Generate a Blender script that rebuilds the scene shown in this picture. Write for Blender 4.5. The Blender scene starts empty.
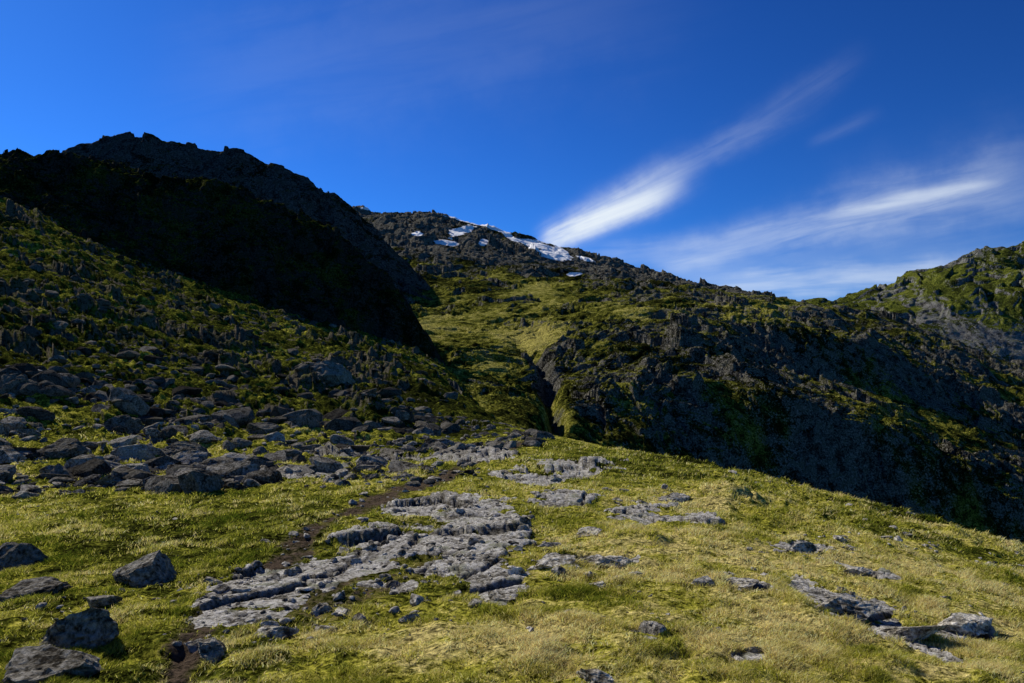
import bpy, math, random
import numpy as np
from mathutils import Vector
rng=np.random.default_rng(7); random.seed(7)
F=796.0; HOR=400.0; CZ=1.6
SUN_AZ=-44.0; SUN_EL=37.5
scene=bpy.context.scene
# ---------------------------------------------------------------- noise
_r=np.random.default_rng(3)
_ang=_r.random(65536)*2*np.pi
_GX=np.cos(_ang).astype(np.float32); _GY=np.sin(_ang).astype(np.float32)
_R=[_r.random(65536).astype(np.float32) for _ in range(5)]
def _h(ix,iy,seed):
    h=((ix*73856093)^(iy*19349663)^(seed*83492791+1234567)); return (h^(h>>13))&0xFFFF
def perlin(x,y,seed=0):
    x=np.asarray(x,dtype=np.float64); y=np.asarray(y,dtype=np.float64)
    xi=np.floor(x).astype(np.int64); yi=np.floor(y).astype(np.int64)
    fx=(x-xi).astype(np.float32); fy=(y-yi).astype(np.float32)
    u=fx*fx*fx*(fx*(fx*6-15)+10); v=fy*fy*fy*(fy*(fy*6-15)+10)
    def g(ix,iy,dx,dy):
        h=_h(ix,iy,seed); return _GX[h]*dx+_GY[h]*dy
    a=g(xi,yi,fx,fy); b=g(xi+1,yi,fx-1,fy); c=g(xi,yi+1,fx,fy-1); d=g(xi+1,yi+1,fx-1,fy-1)
    return ((a+(b-a)*u)*(1-v)+(c+(d-c)*u)*v)*1.4
def facet(x,y,lam,seed,mask=None,tilt=.9):
    """angular broken-rock height: nearest-cell tilted planes; returns height, joint distance"""
    sh=x.shape; x=(x/lam).ravel(); y=(y/lam).ravel()
    out=np.zeros(x.size,np.float32); jd=np.ones(x.size,np.float32)
    ii=np.arange(x.size) if mask is None else np.nonzero(mask.ravel()>.01)[0]
    x=x[ii]; y=y[ii]; xi=np.floor(x).astype(np.int64); yi=np.floor(y).astype(np.int64)
    fx=(x-xi).astype(np.float32); fy=(y-yi).astype(np.float32)
    b1=np.full(x.size,9.,np.float32); b2=b1.copy(); val=np.zeros_like(b1)
    for dx in (-1,0,1):
        for dy in (-1,0,1):
            h=_h(xi+dx,yi+dy,seed); ex=fx-dx-_R[0][h]; ey=fy-dy-_R[1][h]; d=ex*ex+ey*ey
            v=(_R[2][h]-.5)+tilt*((_R[3][h]-.5)*ex+(_R[4][h]-.5)*ey)*2
            c=d<b1; b2=np.where(c,b1,np.minimum(b2,d)); val=np.where(c,v,val); b1=np.where(c,d,b1)
    out[ii]=val; jd[ii]=np.sqrt(b2)-np.sqrt(b1)
    return out.reshape(sh),jd.reshape(sh)
RC,RS=math.cos(.65),math.sin(.65)
def fbm(x,y,lam,octs,seed=0,gain=.5):
    o=0;a=1;s=0
    for i in range(octs):
        o=o+a*perlin(x/lam,y/lam,seed+i*7); s+=a; a*=gain; lam=lam/2.03; x,y=x*RC-y*RS,x*RS+y*RC
    return o/s
def billow(x,y,lam,octs,seed=0,gain=.5):
    o=0;a=1;s=0
    for i in range(octs):
        o=o+a*(np.abs(perlin(x/lam,y/lam,seed+i*7))*2-.5); s+=a; a*=gain; lam=lam/2.03; x,y=x*RC-y*RS,x*RS+y*RC
    return o/s
def sst(a,b,x):
    t=np.clip((x-a)/(b-a),0,1); return t*t*(3-2*t)
def gsmooth(A,sig,axis):
    n=int(3*sig)+1; k=np.exp(-.5*(np.arange(-n,n+1)/sig)**2); k/=k.sum()
    pad=[(0,0)]*A.ndim; pad[axis]=(n,n); P=np.pad(A,pad,mode='edge')
    return np.apply_along_axis(lambda m:np.convolve(m,k,'valid'),axis,P)
# ---------------------------------------------------------------- table terrain
class Sheet:
    def __init__(s,cols,sigpx=5,sigy=3,npx=4,nY=500):
        pxs=np.array(sorted(cols)); K=len(cols[pxs[0]])
        for p in pxs: assert len(cols[p])==K,(p,len(cols[p]))
        YN=np.array([[n[0] for n in cols[p]] for p in pxs],float)
        PN=np.array([[n[1] for n in cols[p]] for p in pxs],float)
        s.px=np.arange(pxs[0],pxs[-1]+1,npx).astype(float)
        yn=np.stack([np.interp(s.px,pxs,YN[:,k]) for k in range(K)],1)
        pn=np.stack([np.interp(s.px,pxs,PN[:,k]) for k in range(K)],1)
        pn=gsmooth(pn,sigpx,0); yn=gsmooth(yn,sigpx,0)
        s.ly=np.linspace(np.log(YN.min()),np.log(YN.max()),nY); Y=np.exp(s.ly)
        T=np.zeros((len(s.px),nY))
        for i in range(len(s.px)):
            zn=CZ-yn[i]*(pn[i]-HOR)/F
            T[i]=np.interp(Y,yn[i],zn)
        s.T=gsmooth(T,sigy,1)
    def z(s,x,y):
        px=512+F*x/y
        i=np.clip((px-s.px[0])/(s.px[1]-s.px[0]),0,len(s.px)-1.001)
        j=np.clip((np.log(y)-s.ly[0])/(s.ly[1]-s.ly[0]),0,len(s.ly)-1.001)
        i0=i.astype(int); j0=j.astype(int); fi=i-i0; fj=j-j0; T=s.T
        return (T[i0,j0]*(1-fi)+T[i0+1,j0]*fi)*(1-fj)+(T[i0,j0+1]*(1-fi)+T[i0+1,j0+1]*fi)*fj
def proj(x,y,z): return 512+F*x/y, HOR-F*(z-CZ)/y
def build_grid(name,X,Y,Z,mask,mat):
    nr,nc=X.shape
    me=bpy.data.meshes.new(name)
    co=np.stack([X,Y,Z],-1).reshape(-1,3).astype(np.float32)
    me.vertices.add(nr*nc); me.vertices.foreach_set('co',co.ravel())
    idx=np.arange(nr*nc).reshape(nr,nc)
    q=np.stack([idx[:-1,:-1],idx[:-1,1:],idx[1:,1:],idx[1:,:-1]],-1).reshape(-1,4).astype(np.int32)
    me.loops.add(q.size); me.loops.foreach_set('vertex_index',q.ravel())
    me.polygons.add(len(q)); me.polygons.foreach_set('loop_start',np.arange(0,q.size,4,dtype=np.int32))
    me.polygons.foreach_set('use_smooth',np.ones(len(q),bool))
    me.update(calc_edges=True)
    at=me.attributes.new('mask','FLOAT_COLOR','POINT'); at.data.foreach_set('color',mask.reshape(-1,4).astype(np.float32).ravel())
    me.materials.append(mat)
    ob=bpy.data.objects.new(name,me); scene.collection.objects.link(ob); return ob
def slope(X,Y,Z):
    dXc=np.gradient(X,axis=1); dYc=np.gradient(Y,axis=1); dZc=np.gradient(Z,axis=1)
    dXr=np.gradient(X,axis=0); dYr=np.gradient(Y,axis=0); dZr=np.gradient(Z,axis=0)
    nx=dYc*dZr-dZc*dYr; ny=dZc*dXr-dXc*dZr; nz=dXc*dYr-dYc*dXr
    return np.abs(nz)/np.sqrt(nx*nx+ny*ny+nz*nz+1e-12)
def blobs(px,py,L,warp=None):
    m=np.zeros_like(px)
    wx,wy=(warp if warp is not None else (0,0))
    for b in L:
        cx,cy,rx,ry=b[:4]; an=math.radians(b[4]) if len(b)>4 else 0; w=b[5] if len(b)>5 else 1
        dx=px-cx+wx*rx; dy=py-cy+wy*ry
        u=(dx*math.cos(an)+dy*math.sin(an))/rx; v=(-dx*math.sin(an)+dy*math.cos(an))/ry
        m=np.maximum(m,w*np.exp(-(u*u+v*v)*.7))
    return m
# ---------------------------------------------------------------- materials
class NT:
    def __init__(s,tree): s.t=tree; s.n=tree.nodes; s.l=tree.links
    def node(s,ty,**k):
        n=s.n.new(ty)
        for a,b in k.items(): setattr(n,a,b)
        return n
    def put(s,sock,v):
        if isinstance(v,bpy.types.NodeSocket): s.l.new(v,sock)
        elif isinstance(v,(tuple,list)) and len(v)==3 and sock.type=='RGBA': sock.default_value=(*v,1)
        else: sock.default_value=v
    def m(s,op,a,b=0.0,c=None,clamp=False):
        n=s.node('ShaderNodeMath',operation=op,use_clamp=clamp); s.put(n.inputs[0],a); s.put(n.inputs[1],b)
        if c is not None: s.put(n.inputs[2],c)
        return n.outputs[0]
    def mix(s,f,a,b,bt='MIX'):
        n=s.node('ShaderNodeMix',data_type='RGBA',blend_type=bt); s.put(n.inputs[0],f); s.put(n.inputs[6],a); s.put(n.inputs[7],b); return n.outputs[2]
    def noise(s,vec,sc,det=6,rough=.6,dist=0):
        n=s.node('ShaderNodeTexNoise'); s.l.new(vec,n.inputs['Vector']); n.inputs['Scale'].default_value=sc
        n.inputs['Detail'].default_value=det; n.inputs['Roughness'].default_value=rough; n.inputs['Distortion'].default_value=dist
        return n.outputs['Fac']
    def ramp(s,f,st):
        n=s.node('ShaderNodeValToRGB'); s.l.new(f,n.inputs[0]); cr=n.color_ramp
        while len(cr.elements)<len(st): cr.elements.new(.5)
        for e,(p,c) in zip(cr.elements,st):
            e.position=p; e.color=(*c,1) if len(c)==3 else c
        return n.outputs[0]
    def rng(s,f,a,b,c=0.,d=1.):
        n=s.node('ShaderNodeMapRange',interpolation_type='SMOOTHSTEP'); s.put(n.inputs[0],f)
        for i,v in enumerate((a,b,c,d)): n.inputs[i+1].default_value=v
        return n.outputs[0]
def terrain_mat(name,S,grass,rock,dirt=((.04,.028,.02),(.20,.145,.10)),bump=1.0,snowy=True):
    m=bpy.data.materials.new(name); m.use_nodes=True; t=NT(m.node_tree); t.n.clear()
    out=t.node('ShaderNodeOutputMaterial'); bs=t.node('ShaderNodeBsdfDiffuse'); t.l.new(bs.outputs[0],out.inputs[0])
    pos=t.node('ShaderNodeNewGeometry').outputs['Position']
    at=t.node('ShaderNodeAttribute',attribute_name='mask'); sp=t.node('ShaderNodeSeparateColor'); t.l.new(at.outputs['Color'],sp.inputs[0])
    R,G,B=sp.outputs; A=at.outputs['Alpha']
    n2=t.noise(pos,2.5*S,4,.65,.2); n3=t.noise(pos,18*S,5,.75)
    gmix=t.m('ADD',t.m('MULTIPLY',n2,.6),t.m('MULTIPLY',n3,.4))
    gmix=t.m('ADD',gmix,t.m('MULTIPLY',t.m('SUBTRACT',A,.5),.5))
    gc=t.ramp(gmix,[(.36,grass[0]),(.47,grass[1]),(.56,grass[2]),(.68,grass[3])])
    gc=t.mix(1.,gc,t.ramp(n3,[(.38,(.15,.15,.15)),(.62,(1.8,1.8,1.7))]),'MULTIPLY')
    rn=t.m('ADD',t.m('MULTIPLY',n2,.4),t.m('MULTIPLY',n3,.6))
    rc=t.ramp(rn,[(.40,rock[0]),(.46,rock[1]),(.52,rock[2]),(.59,rock[3])])
    rc=t.mix(t.m('MULTIPLY',t.rng(n2,.54,.64),.6),rc,grass[1])
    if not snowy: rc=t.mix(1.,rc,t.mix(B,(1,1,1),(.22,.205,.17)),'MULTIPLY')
    dc=t.ramp(n3,[(.3,dirt[0]),(.7,dirt[1])])
    edge=t.m('MULTIPLY',t.m('SUBTRACT',rn,.5),1.9)
    rm=t.rng(t.m('ADD',R,edge),.44,.56); dm=t.rng(t.m('ADD',G,edge),.35,.65)
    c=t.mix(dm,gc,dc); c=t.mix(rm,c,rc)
    bp=t.node('ShaderNodeBump'); bp.inputs['Distance'].default_value=.22/S*bump
    if snowy:
        sm=t.rng(t.m('ADD',B,t.m('MULTIPLY',edge,.5)),.40,.46); c=t.mix(sm,c,(.95,.94,.93)); t.l.new(t.m('SUBTRACT',1.,t.m('MULTIPLY',sm,.9)),bp.inputs['Strength'])
    t.l.new(c,bs.inputs['Color'])
    hh=t.m('ADD',t.m('MULTIPLY',n2,.45),t.m('MULTIPLY',n3,.55))
    t.l.new(hh,bp.inputs['Height']); t.l.new(bp.outputs[0],bs.inputs['Normal'])
    return m
m_ground=terrain_mat('moor_grass_and_rock',1.0,((.018,.021,.005),(.12,.13,.016),(.44,.40,.052),(.68,.55,.20)),((.08,.07,.055),(.36,.33,.275),(.72,.67,.59),(.88,.84,.77)),bump=.9,snowy=False)
m_mount=terrain_mat('mountain_rock_and_grass',.17,((.010,.011,.004),(.046,.050,.010),(.21,.205,.030),(.50,.43,.12)),((.009,.0085,.007),(.042,.039,.031),(.16,.15,.12),(.38,.355,.31)),bump=1.15)
m_ridge=terrain_mat('shade_toned_ridge_rock',.17,((.005,.007,.002),(.018,.023,.005),(.06,.066,.010),(.11,.105,.025)),((.006,.006,.005),(.017,.016,.013),(.046,.043,.035),(.08,.075,.064)))  # rock and grass darkened so the ridge's shade is painted into the colour
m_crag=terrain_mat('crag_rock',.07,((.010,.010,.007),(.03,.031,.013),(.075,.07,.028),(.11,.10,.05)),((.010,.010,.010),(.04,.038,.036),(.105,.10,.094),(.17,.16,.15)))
m_far=terrain_mat('distant_hill_scree',.07,((.03,.036,.01),(.085,.10,.018),(.18,.20,.03),(.28,.26,.07)),((.025,.024,.022),(.11,.105,.095),(.27,.26,.235),(.40,.385,.36)))
# ---------------------------------------------------------------- ground
def n0(l): return [(1.5,1249)]+l
G={-300:n0([(4.5,683),(6,625),(9,565),(14,505),(22,440),(35,360),(60,265),(100,190),(140,150),(180,150)]),
 0:n0([(4.5,683),(6,622),(9,560),(14,508),(22,458),(35,395),(60,315),(100,245),(140,195),(180,190)]),
 150:n0([(4.5,683),(6,618),(9,552),(14,503),(22,464),(35,420),(60,360),(100,305),(140,265),(180,258)]),
 300:n0([(4.5,683),(6,614),(9,545),(14,496),(22,462),(35,434),(60,397),(100,355),(140,320),(180,318)]),
 430:n0([(4.5,683),(6,612),(9,541),(14,492),(22,460),(35,438),(60,414),(100,382),(140,352),(180,350)]),
 490:n0([(4.5,683),(6,611),(9,540),(14,490),(22,457),(35,433),(60,418),(100,404),(140,395),(180,400)]),
 545:n0([(4.5,683),(6,611),(9,540),(14,490),(22,456),(33,430),(46,436),(100,480),(140,520),(180,560)]),
 600:n0([(4.5,683),(6,611),(9,541),(14,492),(21,461),(30,445),(41,456),(90,530),(140,600),(180,650)]),
 700:n0([(4.5,683),(6,613),(9,545),(14,498),(19,474),(25,462),(34,482),(70,560),(140,700),(180,750)]),
 800:n0([(4.5,683),(6,618),(8.5,562),(12,522),(16,496),(21,484),(28,508),(60,620),(140,760),(180,800)]),
 900:n0([(4.5,690),(6,630),(8,582),(11,545),(14,522),(18,511),(24,540),(55,680),(140,800),(180,850)]),
 1024:n0([(4.5,700),(6,645),(7.5,612),(9.5,582),(12,561),(15,550),(20,582),(50,760),(140,900),(180,950)]),
 1400:n0([(4,780),(5,740),(6.5,705),(8,680),(9.5,665),(11.5,660),(16,700),(45,950),(140,1100),(180,1150)])}
gs=Sheet(G,sigpx=8,sigy=4)
iy=np.linspace(1/2.2,1/26.,560); Ys=np.concatenate([1/iy,np.exp(np.linspace(np.log(26),np.log(180),470))[1:]])
OFF=1.5
su=np.linspace(-1.02,1.0,1250)
YY=np.repeat(Ys[:,None],len(su),1); XX=su[None,:]*(YY+OFF)
Z0=gs.z(XX,YY); PX,PY=proj(XX,YY,Z0)
left=sst(550,390,PX)*sst(18,50,YY)
mid=sst(12,24,YY)*sst(540,380,PX)
wx=fbm(XX,YY,1.6,5,50,.65); wy=fbm(XX,YY,1.6,5,60,.65)
rockL=[(468,548,42,26),(478,512,52,13),(385,545,60,16,-12),(315,580,75,17,-15),(270,600,60,12,-15),(500,590,26,18),(572,470,42,9),(530,478,40,7),
 (645,516,38,8),(590,563,46,6,3),(740,583,34,9,8),(850,606,60,14,22),(968,630,30,10,15),(800,549,34,7,15),(420,505,40,8,-10),(560,498,30,6),(700,520,30,5),(860,570,26,6,15),
 (905,640,50,8,25),(755,660,16,5),(650,640,16,5),(230,625,40,9,-10),(350,560,50,10,-15),(510,530,26,9),(400,585,30,9),
 (330,375,26,12,25),(215,400,26,6),(470,455,50,6),(360,455,50,5),(300,475,40,4)]
rb=blobs(PX,PY,rockL,(wx*1.7,wy*1.7))
pathP=[(170,700,32),(190,650,28),(210,615,24),(250,580,19),(300,548,16),(325,522,14),(370,502,11),(430,482,9),(480,460,7),(530,440,4)]
pm=np.zeros_like(PX)
for (a,b) in zip(pathP[:-1],pathP[1:]):
    dx,dy=b[0]-a[0],b[1]-a[1]; t=np.clip(((PX-a[0])*dx+(PY-a[1])*dy)/(dx*dx+dy*dy),0,1)
    w=a[2]+(b[2]-a[2])*t; d=np.hypot(PX-a[0]-dx*t,(PY-a[1]-dy*t)*1.3)/w
    pm=np.maximum(pm,np.exp(-(d+wx*1.3)**2*.8))
pm=pm*(.66+.4*fbm(XX,YY,.8,3,51)); pm=np.maximum(pm,.60*blobs(PX,PY,[(330,585,125,36,-18),(460,550,85,44)],(wx,wy)))
scat=fbm(XX,YY,2.6,5,80,.6)
rb=np.maximum(rb,(mid*.5+left*.1)*sst(.05,.3,scat))
rmask=sst(.42,.6,rb+.55*fbm(XX,YY,.7,5,90,.65))
Z=Z0.copy()
tuss=(1-rmask)*(.3+.7*sst(-.3,.3,fbm(XX,YY,3,2,13)))
Z+=.12*fbm(XX,YY,3.5,3,1)*sst(2,6,YY)+.07*billow(XX,YY,.9,3,11)*(1-rmask)+.06*np.abs(perlin(XX/.3,YY/.3,21))*tuss*sst(30,12,YY)
# flush bedrock: irregular jointed slabs stretched along the strike
ax,ay=.30,.95
uu=XX*ax+YY*ay; vv=XX*ay-YY*ax; wq=.35*fbm(XX,YY,.9,4,33)
f1,j1=facet((uu+wq)/2.3,vv+wq,.85,35,rmask,1.2); f2,j2=facet((uu-wq)/1.7,vv+.5*wq,.27,36,rmask)
cr=np.abs(perlin(uu/.7,vv/.16,41))
slab=.012+.065*f1+.02*f2-.05*sst(.08,0,j1)-.014*sst(.10,0,j2)-.015*sst(.06,0,cr)+.04*fbm(XX,YY,.6,5,45,.6)
Z+=rmask*slab*np.clip(YY/9,.9,2.2)
Z-=.04*pm*(1-rmask)*sst(30,15,YY); Z+=pm*(1-rmask)*.06*billow(XX,YY,.25,3,47)
# left hillside relief & boulder field
Z+=left*(1.2*fbm(XX,YY,19,3,61)+1.25*billow(XX,YY,7.5,6,63,.67))+mid*(.42*billow(XX,YY,3.2,5,65,.64))
lx=XX+3*fbm(XX,YY,9,3,72)
om=left*sst(-.08,.28,fbm(XX,YY,10,5,73,.65))
f3,_=facet(lx,YY+.3*lx,3.4,75,om); f4,_=facet(lx,YY,1.3,76,om)
Z+=om*(1.4*f3+.7*f4+.1)
om2=mid*(1-left)*sst(.0,.3,scat); f5,_=facet(XX,YY,.8,77,om2); Z+=om2*.3*f5
kn=sst(600,740,PX)*sst(9,14,YY); Z+=kn*(.26*billow(XX,YY,1.9,5,69,.6)+.14*sst(.1,.4,scat))
sl=slope(XX,YY,Z)
jt=np.maximum(sst(.09,.02,j1),.7*sst(.12,.03,j2))*(rmask>.02)
rmask2=np.clip(np.maximum(rmask*(1-.30*jt),np.maximum(sst(.75,.45,sl)*sst(14,30,YY)*.6,om*.47)),0,1)
green=.5-.18*blobs(PX,PY,[(210,530,110,40),(470,420,60,14),(90,520,90,30),(580,455,50,8),(440,400,70,18)])+.26*blobs(PX,PY,[(820,650,250,50),(650,560,120,30),(700,500,90,12),(420,650,100,30),(560,640,120,40),(860,560,120,25)])
green=green+.46*fbm(XX,YY,6,6,71,.68)-.19*left-.40*kn*sst(.1,-.35,fbm(XX,YY,3.5,4,79))
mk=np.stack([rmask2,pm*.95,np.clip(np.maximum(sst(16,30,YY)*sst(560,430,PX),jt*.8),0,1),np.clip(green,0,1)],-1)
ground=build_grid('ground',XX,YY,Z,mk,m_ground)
GZ=Z; GM=rmask; GP=pm; GG=green
def samp(A,x,y):
    j=np.clip(np.interp(y,Ys,np.arange(len(Ys))),0,len(Ys)-1.01); i=np.clip((x/(y+OFF)-su[0])/(su[1]-su[0]),0,len(su)-1.01)
    j0=j.astype(int); i0=i.astype(int); fj=j-j0; fi=i-i0
    return (A[j0,i0]*(1-fi)+A[j0,i0+1]*fi)*(1-fj)+(A[j0+1,i0]*(1-fi)+A[j0+1,i0+1]*fi)*fj
# ---------------------------------------------------------------- mountain + rocky shoulder
M={330:[(60,490),(120,430),(150,390),(200,360),(222,350),(240,342),(300,325),(400,300),(520,265),(700,215),(900,270)],
 400:[(60,490),(110,425),(150,372),(200,342),(222,335),(240,328),(300,310),(400,285),(520,250),(700,208),(900,270)],
 440:[(60,480),(100,418),(150,372),(200,348),(222,340),(240,332),(300,315),(400,285),(520,252),(700,211),(900,275)],
 490:[(60,470),(100,414),(150,375),(200,348),(222,340),(240,332),(300,312),(400,286),(520,258),(700,226),(900,285)],
 545:[(60,460),(100,440),(150,397),(200,350),(222,340),(240,332),(300,308),(400,285),(520,266),(700,243),(900,300)],
 600:[(60,490),(110,456),(150,385),(200,340),(222,328),(240,320),(300,302),(400,285),(520,270),(700,258),(900,310)],
 650:[(60,510),(120,470),(150,382),(190,338),(222,324),(240,316),(300,302),(380,290),(500,280),(700,272),(900,320)],
 700:[(60,530),(128,488),(150,390),(186,340),(222,328),(238,316),(290,304),(350,298),(480,292),(650,289),(900,322)],
 760:[(60,550),(137,502),(150,396),(180,362),(222,348),(236,322),(280,312),(340,305),(450,301),(600,299),(900,328)],
 800:[(60,570),(139,522),(150,398),(175,382),(222,366),(235,330),(290,318),(350,312),(420,308),(550,304),(900,330)],
 850:[(60,590),(140,540),(150,410),(175,402),(222,388),(236,344),(290,334),(360,318),(400,313),(470,308),(900,335)],
 900:[(60,610),(140,565),(150,438),(175,425),(222,404),(237,366),(290,350),(340,334),(380,326),(420,320),(900,340)],
 960:[(60,630),(140,595),(150,471),(175,452),(222,426),(240,394),(290,372),(330,360),(360,354),(400,350),(900,350)],
 1024:[(60,650),(140,620),(150,500),(175,480),(222,448),(240,420),(290,396),(330,384),(360,378),(400,374),(900,365)],
 1400:[(60,720),(139,700),(150,590),(175,560),(222,520),(240,500),(290,470),(330,440),(360,430),(400,425),(900,420)]}
ms=Sheet(M,sigpx=6,sigy=1.5,nY=900)
Ym=np.concatenate([np.exp(np.linspace(np.log(80),np.log(128),90)),np.exp(np.linspace(np.log(128),np.log(245),540))[1:],np.exp(np.linspace(np.log(245),np.log(760),450))[1:],np.linspace(765,900,15)])
sm=np.linspace((300-512)/F,(1400-512)/F,1150)
Y=np.repeat(Ym[:,None],len(sm),1); X=sm[None,:]*Y
Z=ms.z(X,Y); px,py=proj(X,Y,Z)
w1=fbm(X,Y,60,5,131,.6); w2=fbm(X,Y,60,5,133,.6)
val=blobs(px,py,[(485,330,56,26,20),(440,385,50,20),(530,292,46,10,20),(560,400,14,28),(640,318,60,6,10,.7),(600,345,30,10,0,.6),(640,400,40,12,20,.4),(900,425,70,7,18,.5)],(w1*2.2,w2*2.2))
val=np.clip(val*1.1,0,1); rough=1-.68*val
def snowmask(px2,py2):
    s_=blobs(px2,py2,[(530,244,18,3.2,18),(546,251,21,5,22),(560,252,9,5,40),(552,257,13,2.5,10),(478,223,28,2.2,14),(500,230,11,1.6,14),(460,231,12,4,-20),(446,243,11,2.6,8),(371,209,15,2.2),(484,243,4,4,60),(418,233,5,2.2),(575,274,7,1.6),(510,236,7,2.5,30),(586,259,10,1.6,15)],(w1*1.3,w2*1.3))
    return np.where(Y<420,0,s_)
snow0=sst(.1,.4,snowmask(px,py))
ca,sa=math.cos(math.radians(28)),math.sin(math.radians(28))
U=X*ca-Y*sa+w1*26; V=X*sa+Y*ca+w2*26
near=sst(400,230,Y); ns=sst(95,150,Y)
Z+=rough*(.35+.65*ns)*(4.5*fbm(X,Y,48,3,105)+4.2*billow(U,V/1.5,30,5,107,.57)+2.3*near*billow(U/1.4,V,9,5,109,.66))
far=sst(380,560,Y); Z+=far*rough*(1-.7*snow0)*(5*fbm(X,Y,90,3,111)+3.5*billow(X,Y,42,5,113,.62))
cm=ns*rough*sst(-.28,.18,fbm(X,Y,42,5,141,.6)+.18*far)*(1-snow0)
fa,_=facet(U/1.7,V,15,151,cm,1.1); fb,_=facet(U/1.5,V,6,152,cm,1.1); fc,_=facet(U,V,2.4,153,cm*near,1.1)
Z+=cm*(2.9*fa+1.6*fb+.6*near*fc)*(1+.25*far)
gx=np.where(py>380,550+.10*(py-380),550+.75*(py-380))+7*fbm(X,Y,14,3,143); gul=np.exp(-((px-gx)/8)**2)*sst(325,372,py)*sst(465,430,py); Z-=gul*4.2
sl=slope(X,Y,Z); px2,py2=proj(X,Y,Z)
rk=np.clip(.08+.25*gul+sst(.85,.55,sl)*.35+cm*.28+.68*fbm(X,Y,24,6,119,.68)-.30*val+.26*far+.06*sst(700,900,px),0,1)
snow=snowmask(px2,py2)
gr=np.clip(.44+.50*fbm(X,Y,32,6,121,.68)-.18*far+val*.24,0,1)
gr=np.clip(gr+.2*blobs(px2,py2,[(530,330,22,14),(760,310,60,14)]),0,1)
mk=np.stack([rk,np.zeros_like(rk),snow,gr],-1)
mountain=build_grid('mountain',X,Y,Z,mk,m_mount)
# ---------------------------------------------------------------- dark ridge
C={-300:[(100,300),(140,195),(158,140),(200,160),(270,320)],0:[(100,310),(140,203),(158,151),(200,170),(270,320)],
 60:[(100,320),(140,228),(159,156),(200,175),(270,320)],110:[(100,330),(140,250),(159,167),(200,185),(270,320)],
 150:[(100,340),(140,270),(160,179),(200,200),(270,320)],240:[(100,380),(143,312),(163,188),(205,215),(270,330)],
 290:[(100,400),(145,330),(165,207),(205,235),(270,340)],330:[(100,420),(147,342),(166,228),(205,255),(270,350)],
 360:[(100,430),(148,350),(166,252),(205,275),(270,360)],400:[(100,450),(150,356),(165,292),(205,310),(270,370)],
 430:[(100,470),(150,362),(163,337),(205,345),(270,390)],460:[(100,480),(150,400),(165,395),(205,400),(270,420)],540:[(100,520),(150,460),(165,455),(205,460),(270,470)]}
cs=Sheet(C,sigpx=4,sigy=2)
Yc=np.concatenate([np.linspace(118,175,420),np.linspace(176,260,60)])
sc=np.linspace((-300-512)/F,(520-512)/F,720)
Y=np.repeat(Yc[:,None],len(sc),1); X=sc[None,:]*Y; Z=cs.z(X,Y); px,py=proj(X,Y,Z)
am=sst(490,400,px); ww=3*fbm(X,Y,14,3,211)
fa,_=facet((X+ww),(Y+ww)*.8,9,213,am); fb,_=facet(X+ww,Y,3.6,214,am)
Z+=am*(3.0*fbm(X,Y,24,3,201)+2.6*billow(X,Y,11,6,203,.62)+2.0*fa+1.0*fb)
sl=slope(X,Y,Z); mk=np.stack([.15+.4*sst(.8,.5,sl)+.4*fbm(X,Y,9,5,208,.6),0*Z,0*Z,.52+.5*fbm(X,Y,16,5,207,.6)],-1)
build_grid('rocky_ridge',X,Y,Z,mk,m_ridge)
# ---------------------------------------------------------------- dark crag (summit)
D={-200:[(300,280),(350,250),(385,190),(450,230),(540,330)],40:[(300,290),(350,250),(385,163),(450,220),(540,330)],70:[(300,290),(350,245),(385,151),(450,200),(540,330)],
 108:[(300,290),(350,240),(385,132),(450,190),(540,330)],150:[(300,290),(350,240),(385,134),(450,190),(540,330)],200:[(300,290),(350,240),(385,142),(450,190),(540,330)],
 250:[(300,300),(350,245),(385,155),(450,200),(540,330)],300:[(300,310),(350,255),(385,175),(450,220),(540,330)],345:[(300,320),(350,275),(385,205),(450,240),(540,330)],
 370:[(300,330),(350,290),(385,224),(450,260),(540,330)],410:[(300,340),(350,300),(385,262),(450,300),(540,350)],450:[(300,350),(350,330),(385,310),(450,330),(540,370)],520:[(300,370),(350,360),(385,350),(450,370),(540,400)]}
ds=Sheet(D,sigpx=3,sigy=2)
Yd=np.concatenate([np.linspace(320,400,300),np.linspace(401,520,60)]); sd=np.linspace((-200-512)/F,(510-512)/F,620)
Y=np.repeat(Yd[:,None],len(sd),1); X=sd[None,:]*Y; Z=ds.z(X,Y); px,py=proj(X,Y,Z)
ww=8*fbm(X,Y,40,3,311); fa,_=facet((X+ww),(Y+ww),20,313); fb,_=facet(X+ww,Y,8,314)
low=sst(402,372,Y)*.7+.3
Z+=2.6*fbm(X,Y,40,3,301)+low*4.0*billow(X,Y,24,5,303,.6)+low*(4.5*fa+2.2*fb)
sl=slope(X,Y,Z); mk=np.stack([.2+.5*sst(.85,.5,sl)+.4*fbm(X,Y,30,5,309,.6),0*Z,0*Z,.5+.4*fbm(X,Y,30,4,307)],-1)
build_grid('summit_crag',X,Y,Z,mk,m_crag)
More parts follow.
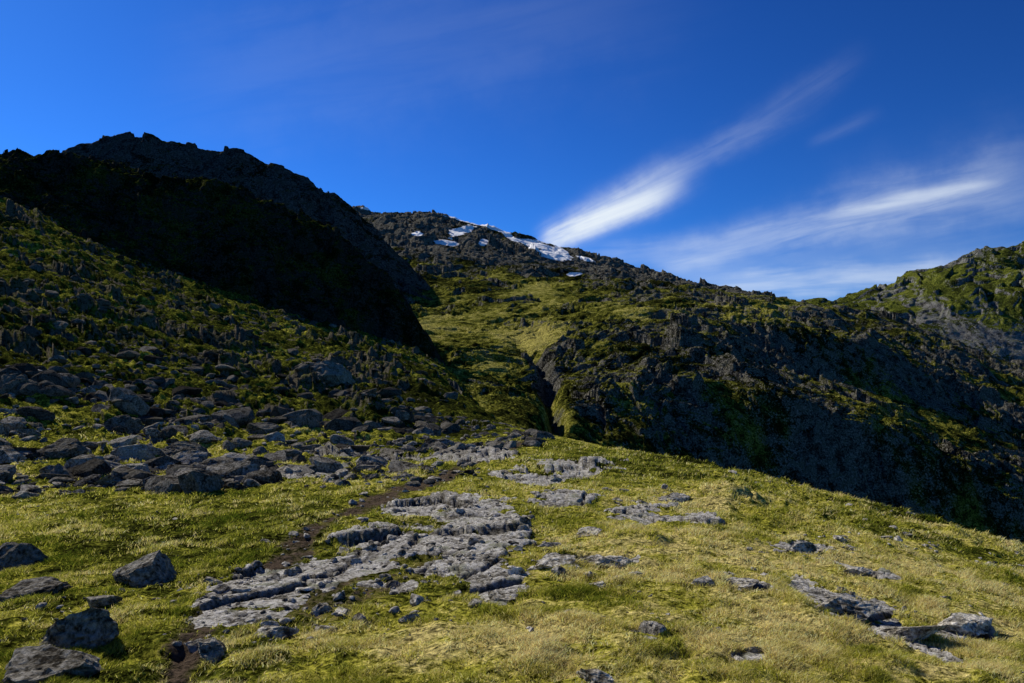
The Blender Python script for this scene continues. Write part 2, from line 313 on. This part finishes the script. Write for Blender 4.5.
# ---------------------------------------------------------------- distant hill
Fh={680:[(430,400),(520,350),(600,325),(700,315),(950,420)],780:[(430,400),(520,350),(600,320),(700,307),(950,420)],820:[(430,405),(520,355),(600,322),(700,302),(950,420)],
 870:[(430,410),(520,362),(600,318),(700,289),(950,420)],920:[(430,415),(520,368),(600,308),(700,272),(950,420)],960:[(430,420),(520,372),(600,300),(700,258),(950,420)],
 1000:[(430,420),(520,376),(600,292),(700,246),(950,420)],1030:[(430,420),(520,378),(600,288),(700,239),(950,420)],1450:[(430,420),(520,370),(600,250),(700,170),(950,420)]}
fs=Sheet(Fh,sigpx=4,sigy=2)
Yf=np.concatenate([np.linspace(440,725,420),np.linspace(727,900,40)]); sf=np.linspace((690-512)/F,(1440-512)/F,620)
Y=np.repeat(Yf[:,None],len(sf),1); X=sf[None,:]*Y; Z=fs.z(X,Y); px,py=proj(X,Y,Z)
up=sst(340,285,py)*.8+.2; fw=fbm(X,Y,60,3,411)*30
fa,_=facet((X+fw)*1.4,(Y+fw)*.7,26,413); fb,_=facet(X+fw,Y*.7,10,414)
Z+=4*fbm(X,Y,70,3,401)+(1.6+3*up)*billow((X+fw)*1.4,(Y+fw)*.8,34,6,403,.62)+up*(4.5*fa+2.8*fb)
sl=slope(X,Y,Z); px2,py2=proj(X,Y,Z)
rk=np.clip(sst(.9,.6,sl)*.45+.40*blobs(px2,py2,[(950,318,60,12,24),(1010,345,60,16,14),(880,318,30,6)],(fw/18,fw/18))+.65*fbm(X,Y,36,6,407,.68)+.08,0,1)
mk=np.stack([rk,0*Z,0*Z,.46+.35*fbm(X,Y,50,5,409,.6)],-1)
build_grid('distant_hill',X,Y,Z,mk,m_far)
# ---------------------------------------------------------------- rocks
def rock_mat(name):
    m=bpy.data.materials.new(name); m.use_nodes=True; t=NT(m.node_tree); t.n.clear()
    out=t.node('ShaderNodeOutputMaterial'); bs=t.node('ShaderNodeBsdfDiffuse'); t.l.new(bs.outputs[0],out.inputs[0])
    pos=t.node('ShaderNodeNewGeometry').outputs['Position']; at=t.node('ShaderNodeAttribute',attribute_name='tone')
    a=t.noise(pos,3,5,.7,.4); b=t.noise(pos,22,5,.7)
    c=t.ramp(t.m('ADD',t.m('MULTIPLY',a,.45),t.m('MULTIPLY',b,.55)),[(.42,(.07,.06,.046)),(.48,(.28,.255,.21)),(.53,(.52,.48,.42)),(.6,(.82,.78,.71))])
    c=t.mix(t.m('MULTIPLY',t.rng(a,.54,.66),.5),c,(.10,.10,.02))
    c=t.mix(1.,c,at.outputs['Color'],'MULTIPLY'); t.l.new(c,bs.inputs['Color'])
    bp=t.node('ShaderNodeBump'); bp.inputs['Distance'].default_value=.07; t.l.new(t.m('ADD',a,t.m('MULTIPLY',b,.5)),bp.inputs['Height']); t.l.new(bp.outputs[0],bs.inputs['Normal'])
    return m
m_rock=rock_mat('weathered_rock')
import bmesh
def ico(sub):
    bm=bmesh.new(); bmesh.ops.create_icosphere(bm,subdivisions=sub,radius=1); v=np.array([p.co[:] for p in bm.verts]); f=np.array([[q.index for q in p.verts] for p in bm.faces]); bm.free(); return v,f
def shape(v,r,rough=.1):
    v=v.copy(); d=v/np.linalg.norm(v,axis=1)[:,None]
    o=r.random(3)*50
    n=perlin(d[:,0]*1.3+o[0],d[:,1]*1.3+d[:,2]*1.1+o[1],5)+.5*perlin(d[:,2]*2.5+o[1],d[:,0]*2.5-d[:,1]*2+o[2],6)
    v=d*(1+.25*n)[:,None]
    for k in range(11):
        nn=r.normal(size=3); nn/=np.linalg.norm(nn); dd=r.uniform(.42,.85)
        v-=np.maximum(0,v@nn-dd)[:,None]*nn
    n=perlin(v[:,0]*5+o[0],v[:,1]*5+v[:,2]*4,8)+.5*perlin(v[:,2]*11,v[:,0]*10-v[:,1]*9+o[2],9)
    v+=d*(rough*.5*n)[:,None]
    return v
def vars_(sub,k,rough): 
    v,f=ico(sub); return [shape(v,np.random.default_rng(100*sub+i),rough) for i in range(k)],f
V2,F2=vars_(2,14,.08); V4,F4=vars_(4,12,.18); V3,F3=vars_(3,14,.13)
def xform(v,x,y,z,sz,asp,rz,tx,ty):
    v=v*np.array([asp[0],asp[1],asp[2]])*sz
    c,s=math.cos(tx),math.sin(tx); v=v@np.array([[1,0,0],[0,c,-s],[0,s,c]]).T
    c,s=math.cos(ty),math.sin(ty); v=v@np.array([[c,0,s],[0,1,0],[-s,0,c]]).T
    c,s=math.cos(rz),math.sin(rz); v=v@np.array([[c,-s,0],[s,c,0],[0,0,1]]).T
    return v+np.array([x,y,z])
def tri_mesh(name,verts,faces,tone,mat,smooth=False):
    me=bpy.data.meshes.new(name); me.vertices.add(len(verts)); me.vertices.foreach_set('co',verts.astype(np.float32).ravel())
    me.loops.add(faces.size); me.loops.foreach_set('vertex_index',faces.astype(np.int32).ravel())
    me.polygons.add(len(faces)); me.polygons.foreach_set('loop_start',np.arange(0,faces.size,3,dtype=np.int32))
    me.polygons.foreach_set('use_smooth',np.full(len(faces),smooth)); me.update(calc_edges=True)
    at=me.attributes.new('tone','FLOAT_COLOR','POINT'); at.data.foreach_set('color',tone.astype(np.float32).ravel())
    me.materials.append(mat); ob=bpy.data.objects.new(name,me); scene.collection.objects.link(ob); return ob
vs=[];fs_=[];tn=[];nv=0
def add_rock(x,y,sz,asp,V,Fc,emb=.3,tr=(.5,1.1)):
    global nv
    z=float(samp(GZ,np.array([x]),np.array([y]))[0])
    v=xform(V[rng.integers(len(V))],x,y,z+sz*asp[2]*(1-2*emb)*.6,sz,asp,rng.uniform(0,6.28),rng.normal()*.2,rng.normal()*.2)
    vs.append(v); fs_.append(Fc+nv); nv+=len(v); g=rng.uniform(*tr); tn.append(np.tile([g,g*.98,g*.93,1],(len(v),1)))
def region(n,pxr,yr,szr,V,Fc,dens=None,emb=.3,tr=(.5,1.1)):
    k=0;tries=0
    while k<n and tries<n*20:
        tries+=1
        p=rng.uniform(*pxr); y=math.exp(rng.uniform(math.log(yr[0]),math.log(yr[1]))); x=(p-512)/F*y
        if dens is not None and rng.random()>dens(x,y,p): continue
        sz=szr[0]*(szr[1]/szr[0])**(rng.random()**2.6)
        add_rock(x,y,sz,(1,rng.uniform(.6,1),rng.uniform(.3,.65)),V,Fc,emb,tr); k+=1
cl=lambda lam,seed,lo,hi:(lambda x,y,p: float(sst(lo,hi,perlin(np.array([x/lam]),np.array([y/lam]),seed)[0])))
region(640,(-120,450),(15,42),(.16,.75),V3,F3,lambda x,y,p:cl(5,501,-.35,.3)(x,y,p)*(1 if p<400 else .4),.36,(.12,.75))
region(1500,(-120,480),(15,48),(.07,.3),V2,F2,cl(4,503,-.45,.3),.4,(.12,.9))
region(1500,(-150,450),(34,150),(.3,1.2),V2,F2,cl(14,505,-.45,.3),.40,(.08,.45))
region(400,(400,545),(24,60),(.1,.5),V2,F2,cl(6,506,-.2,.4),.45,(.15,.6))
region(800,(120,560),(5.2,18),(.015,.11),V2,F2,lambda x,y,p:float(samp(GP*.9+GM*.2,np.array([x]),np.array([y]))[0]),.35,(.5,1.2))
region(260,(520,1100),(7,22),(.04,.16),V3,F3,cl(2.5,507,0,.5),.5,(.6,1.1))
region(240,(-100,1100),(4.6,14),(.02,.07),V3,F3,cl(1.5,509,.0,.5),.4)
tri_mesh('rocks',np.concatenate(vs),np.concatenate(fs_),np.concatenate(tn),m_rock)
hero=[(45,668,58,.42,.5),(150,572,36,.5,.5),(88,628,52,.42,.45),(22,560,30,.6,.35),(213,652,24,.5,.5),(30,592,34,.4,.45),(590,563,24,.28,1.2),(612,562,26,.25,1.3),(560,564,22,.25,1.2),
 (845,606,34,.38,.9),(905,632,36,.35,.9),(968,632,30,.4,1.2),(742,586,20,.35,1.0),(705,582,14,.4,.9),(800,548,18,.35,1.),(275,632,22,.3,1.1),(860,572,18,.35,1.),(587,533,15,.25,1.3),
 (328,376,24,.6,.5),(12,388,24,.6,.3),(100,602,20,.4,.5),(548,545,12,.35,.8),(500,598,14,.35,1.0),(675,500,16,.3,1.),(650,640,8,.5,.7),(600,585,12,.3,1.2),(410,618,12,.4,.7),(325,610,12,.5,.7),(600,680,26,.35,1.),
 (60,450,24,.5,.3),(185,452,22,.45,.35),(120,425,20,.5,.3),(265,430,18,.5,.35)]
gyl=np.exp(np.linspace(np.log(3.6),np.log(90),900))
for i,(hx,hy,hw,az,tn_) in enumerate(hero):
    xs=(hx-512)/F*gyl; zz=samp(GZ,xs,gyl); pyy=HOR-F*(zz-CZ)/gyl
    j=np.argmax(pyy<=hy+hw*az*.4); y=gyl[j]; x=xs[j]; sz=hw/F*y*1.12
    v=xform(V4[i%len(V4)],0,0,0,sz,(1,.75,az),rng.uniform(-.4,.4)+(math.pi if i%2 else 0),rng.normal()*.12,rng.normal()*.12)
    ob=tri_mesh('boulder',v,F4,np.tile([tn_,tn_*.98,tn_*.92,1],(len(v),1)),m_rock)
    ob.location=(x,y,zz[j]+sz*az*.15)
# ---------------------------------------------------------------- grass
N=440000
iyr=rng.uniform(1/30.,1/3.4,N*2); y=1/iyr; x=(rng.uniform(-60,1090,N*2)-512)/F*y
gm=samp(GM,x,y); gp=samp(GP,x,y); dn=perlin(x/.35,y/.35,601)+.6*perlin(x/1.3,y/1.3,603)+.5*perlin(x/.14,y/.14,604)
keep=(gm<.4)&(gp+.3*dn<.48)&(rng.random(N*2)<np.clip(.34+.95*dn,.03,1)); x=x[keep][:N]; y=y[keep][:N]; dn=dn[keep][:N]; n=len(x)
z=samp(GZ,x,y); gg=samp(GG,x,y)
h=(.016+.025*rng.random(n)+.04*np.clip(dn,0,1))*np.clip(.8+y/25,1,1.7); w=.0022*np.clip(y/4.5,1,6)*rng.uniform(.7,1.3,n)
a=rng.uniform(0,2*np.pi,n); la=rng.uniform(0,2*np.pi,n); ln=h*rng.uniform(.3,1.5,n)
b=np.stack([x,y,z-.006],1); sd_=np.stack([np.cos(a),np.sin(a),0*a],1)*w[:,None]; le=np.stack([np.cos(la),np.sin(la),0*la],1)*ln[:,None]+np.array([0.25,-.1,0])*h[:,None]
up_=np.array([0,0,1.]); mid_=b+up_*(h*.6)[:,None]+le*.35
P=np.stack([b-sd_,b+sd_,mid_+sd_*.7,mid_-sd_*.7,b+up_*h[:,None]+le],1)
fi=np.array([[0,1,2],[0,2,3],[3,2,4]]); FF=(np.arange(n)[:,None,None]*5+fi[None]).reshape(-1,3)
tt=np.clip(gg+.05+.6*perlin(x/1.1,y/1.1,611)+.45*perlin(x/.3,y/.3,613)+.2*rng.normal(size=n),0,1)[:,None]
c0=np.array([.085,.12,.010]);c1=np.array([.46,.44,.05]);c2=np.array([.88,.70,.31])
col=np.where(tt<.5,c0+(c1-c0)*tt*2,c1+(c2-c1)*(tt*2-1))*rng.uniform(.5,1.4,(n,1))
col=np.concatenate([np.clip(col,0,.85),np.ones((n,1))],1); col=np.repeat(col,5,0)
gmat=bpy.data.materials.new('grass_blades'); gmat.use_nodes=True; t=NT(gmat.node_tree); t.n.clear()
o=t.node('ShaderNodeOutputMaterial'); at=t.node('ShaderNodeAttribute',attribute_name='tone'); d1=t.node('ShaderNodeBsdfDiffuse'); d2=t.node('ShaderNodeBsdfTranslucent'); mx=t.node('ShaderNodeMixShader'); mx.inputs[0].default_value=.45
for d in (d1,d2): t.l.new(at.outputs['Color'],d.inputs['Color'])
t.l.new(d1.outputs[0],mx.inputs[1]); t.l.new(d2.outputs[0],mx.inputs[2]); t.l.new(mx.outputs[0],o.inputs[0])
tri_mesh('grass',P.reshape(-1,3),FF,col,gmat)
# ---------------------------------------------------------------- sun, sky
S=Vector((math.sin(math.radians(SUN_AZ))*math.cos(math.radians(SUN_EL)),math.cos(math.radians(SUN_AZ))*math.cos(math.radians(SUN_EL)),math.sin(math.radians(SUN_EL))))
sl_=bpy.data.lights.new('sun','SUN'); sl_.energy=5; sl_.angle=math.radians(.5); sl_.color=(1,.96,.87)
so=bpy.data.objects.new('sun',sl_); so.rotation_euler=S.to_track_quat('Z','Y').to_euler(); so.location=(0,0,60); scene.collection.objects.link(so)
w=bpy.data.worlds.new('World'); scene.world=w; w.use_nodes=True; t=NT(w.node_tree); t.n.clear()
out=t.node('ShaderNodeOutputWorld'); bg=t.node('ShaderNodeBackground'); t.l.new(bg.outputs[0],out.inputs[0]); bg.inputs[1].default_value=.1
sky=t.node('ShaderNodeTexSky'); sky.sky_type='NISHITA'; sky.sun_disc=False; sky.sun_elevation=math.radians(SUN_EL); sky.sun_rotation=math.radians(SUN_AZ%360)
sky.altitude=600; sky.air_density=1.0; sky.dust_density=.2; sky.ozone_density=3
base=t.mix(1.,sky.outputs[0],(.045,.08,.115),'MULTIPLY')
gn=t.node('ShaderNodeGamma'); t.l.new(base,gn.inputs[0]); gn.inputs[1].default_value=1.65
base=t.mix(1.,gn.outputs[0],(11.5,12.0,11.2),'MULTIPLY')
tc=t.node('ShaderNodeTexCoord'); sx=t.node('ShaderNodeSeparateXYZ'); t.l.new(tc.outputs['Generated'],sx.inputs[0])
yy=t.m('MAXIMUM',sx.outputs[1],.05); A=t.m('DIVIDE',sx.outputs[0],yy); Bv=t.m('DIVIDE',sx.outputs[2],yy)
cb=t.node('ShaderNodeCombineXYZ'); t.l.new(A,cb.inputs[0]); t.l.new(Bv,cb.inputs[1]); AB=cb.outputs[0]
def streak(x0,y0,x1,y1,w0,w1,inten,seed,fib=8.,e0=.12,e1=.6,dist=.8):
    ax_,ay_=(x0-512)/F,(HOR-y0)/F; bx_,by_=(x1-512)/F,(HOR-y1)/F; L=math.hypot(bx_-ax_,by_-ay_); tx,ty=(bx_-ax_)/L,(by_-ay_)/L
    da=t.m('SUBTRACT',A,ax_); db=t.m('SUBTRACT',Bv,ay_)
    u=t.m('DIVIDE',t.m('ADD',t.m('MULTIPLY',da,tx),t.m('MULTIPLY',db,ty)),L)
    v=t.m('SUBTRACT',t.m('MULTIPLY',db,tx),t.m('MULTIPLY',da,ty))
    wd=t.m('MAXIMUM',t.m('ADD',w0/F,t.m('MULTIPLY',u,(w1-w0)/F)),.002)
    c=t.node('ShaderNodeCombineXYZ'); t.l.new(t.m('MULTIPLY',u,L*fib*.35),c.inputs[0]); t.l.new(t.m('MULTIPLY',v,fib*2.6),c.inputs[1]); c.inputs[2].default_value=seed
    nz=t.noise(c.outputs[0],1.6,4,.6,.4)
    vn=t.m('ADD',t.m('DIVIDE',v,wd),t.m('MULTIPLY',t.m('SUBTRACT',N2,.5),dist*2))
    g=t.m('EXPONENT',t.m('MULTIPLY',t.m('MULTIPLY',vn,vn),-1.))
    e=t.m('MULTIPLY',t.rng(u,0,e0),t.rng(u,e1,1.,1.,0.))
    return t.m('MULTIPLY',t.m('MULTIPLY',g,e),t.m('MULTIPLY',t.rng(nz,.25,.65,.3,1.),inten))
N2=t.noise(AB,9,5,.6)
ss=[streak(534,250,712,158,11,20,1.2,1,9,.12,.4,.9),streak(560,240,695,178,9,13,.8,11,12,.2,.6,.8),streak(650,183,830,95,12,12,.14,2,14,.15,.4,1.3),streak(740,135,880,40,12,14,.06,12,14,.25,.5,1.3),
 streak(640,268,1060,170,14,30,.36,3,12,.1,.7,1.1),streak(800,222,1010,178,7,6,.5,4,12,.3,.8,.7),streak(650,290,1200,262,16,22,.5,5,10,.15,.8,.9),streak(560,262,800,240,12,16,.25,8,8,.3,.6),
 streak(800,148,890,108,6,8,.05,6,10,.3,.6),streak(100,110,760,-20,70,60,.05,7,5,.3,.6,1.2),streak(760,250,1300,130,40,60,.12,9,6,.3,.9)]
tot=ss[0]
for s_ in ss[1:]: tot=t.m('ADD',tot,t.m('MULTIPLY',s_,t.m('SUBTRACT',1.,tot,clamp=True)))
tot=t.m('MULTIPLY',tot,t.rng(sx.outputs[1],.05,.2))
tot=t.m('MINIMUM',tot,1.)
fin=t.mix(tot,base,(8.0,8.8,9.6)); t.l.new(fin,bg.inputs[0])
# ---------------------------------------------------------------- camera
cam=bpy.data.cameras.new('camera'); cam.sensor_width=36; cam.lens=F*36/1024; cam.shift_y=(HOR-341.5)/1024; cam.clip_start=.1; cam.clip_end=5000
co=bpy.data.objects.new('camera',cam); co.location=(0,0,CZ); co.rotation_euler=(math.pi/2,0,0); scene.collection.objects.link(co); scene.camera=co
scene.view_settings.view_transform='Standard'; scene.view_settings.look='None'; scene.view_settings.exposure=0
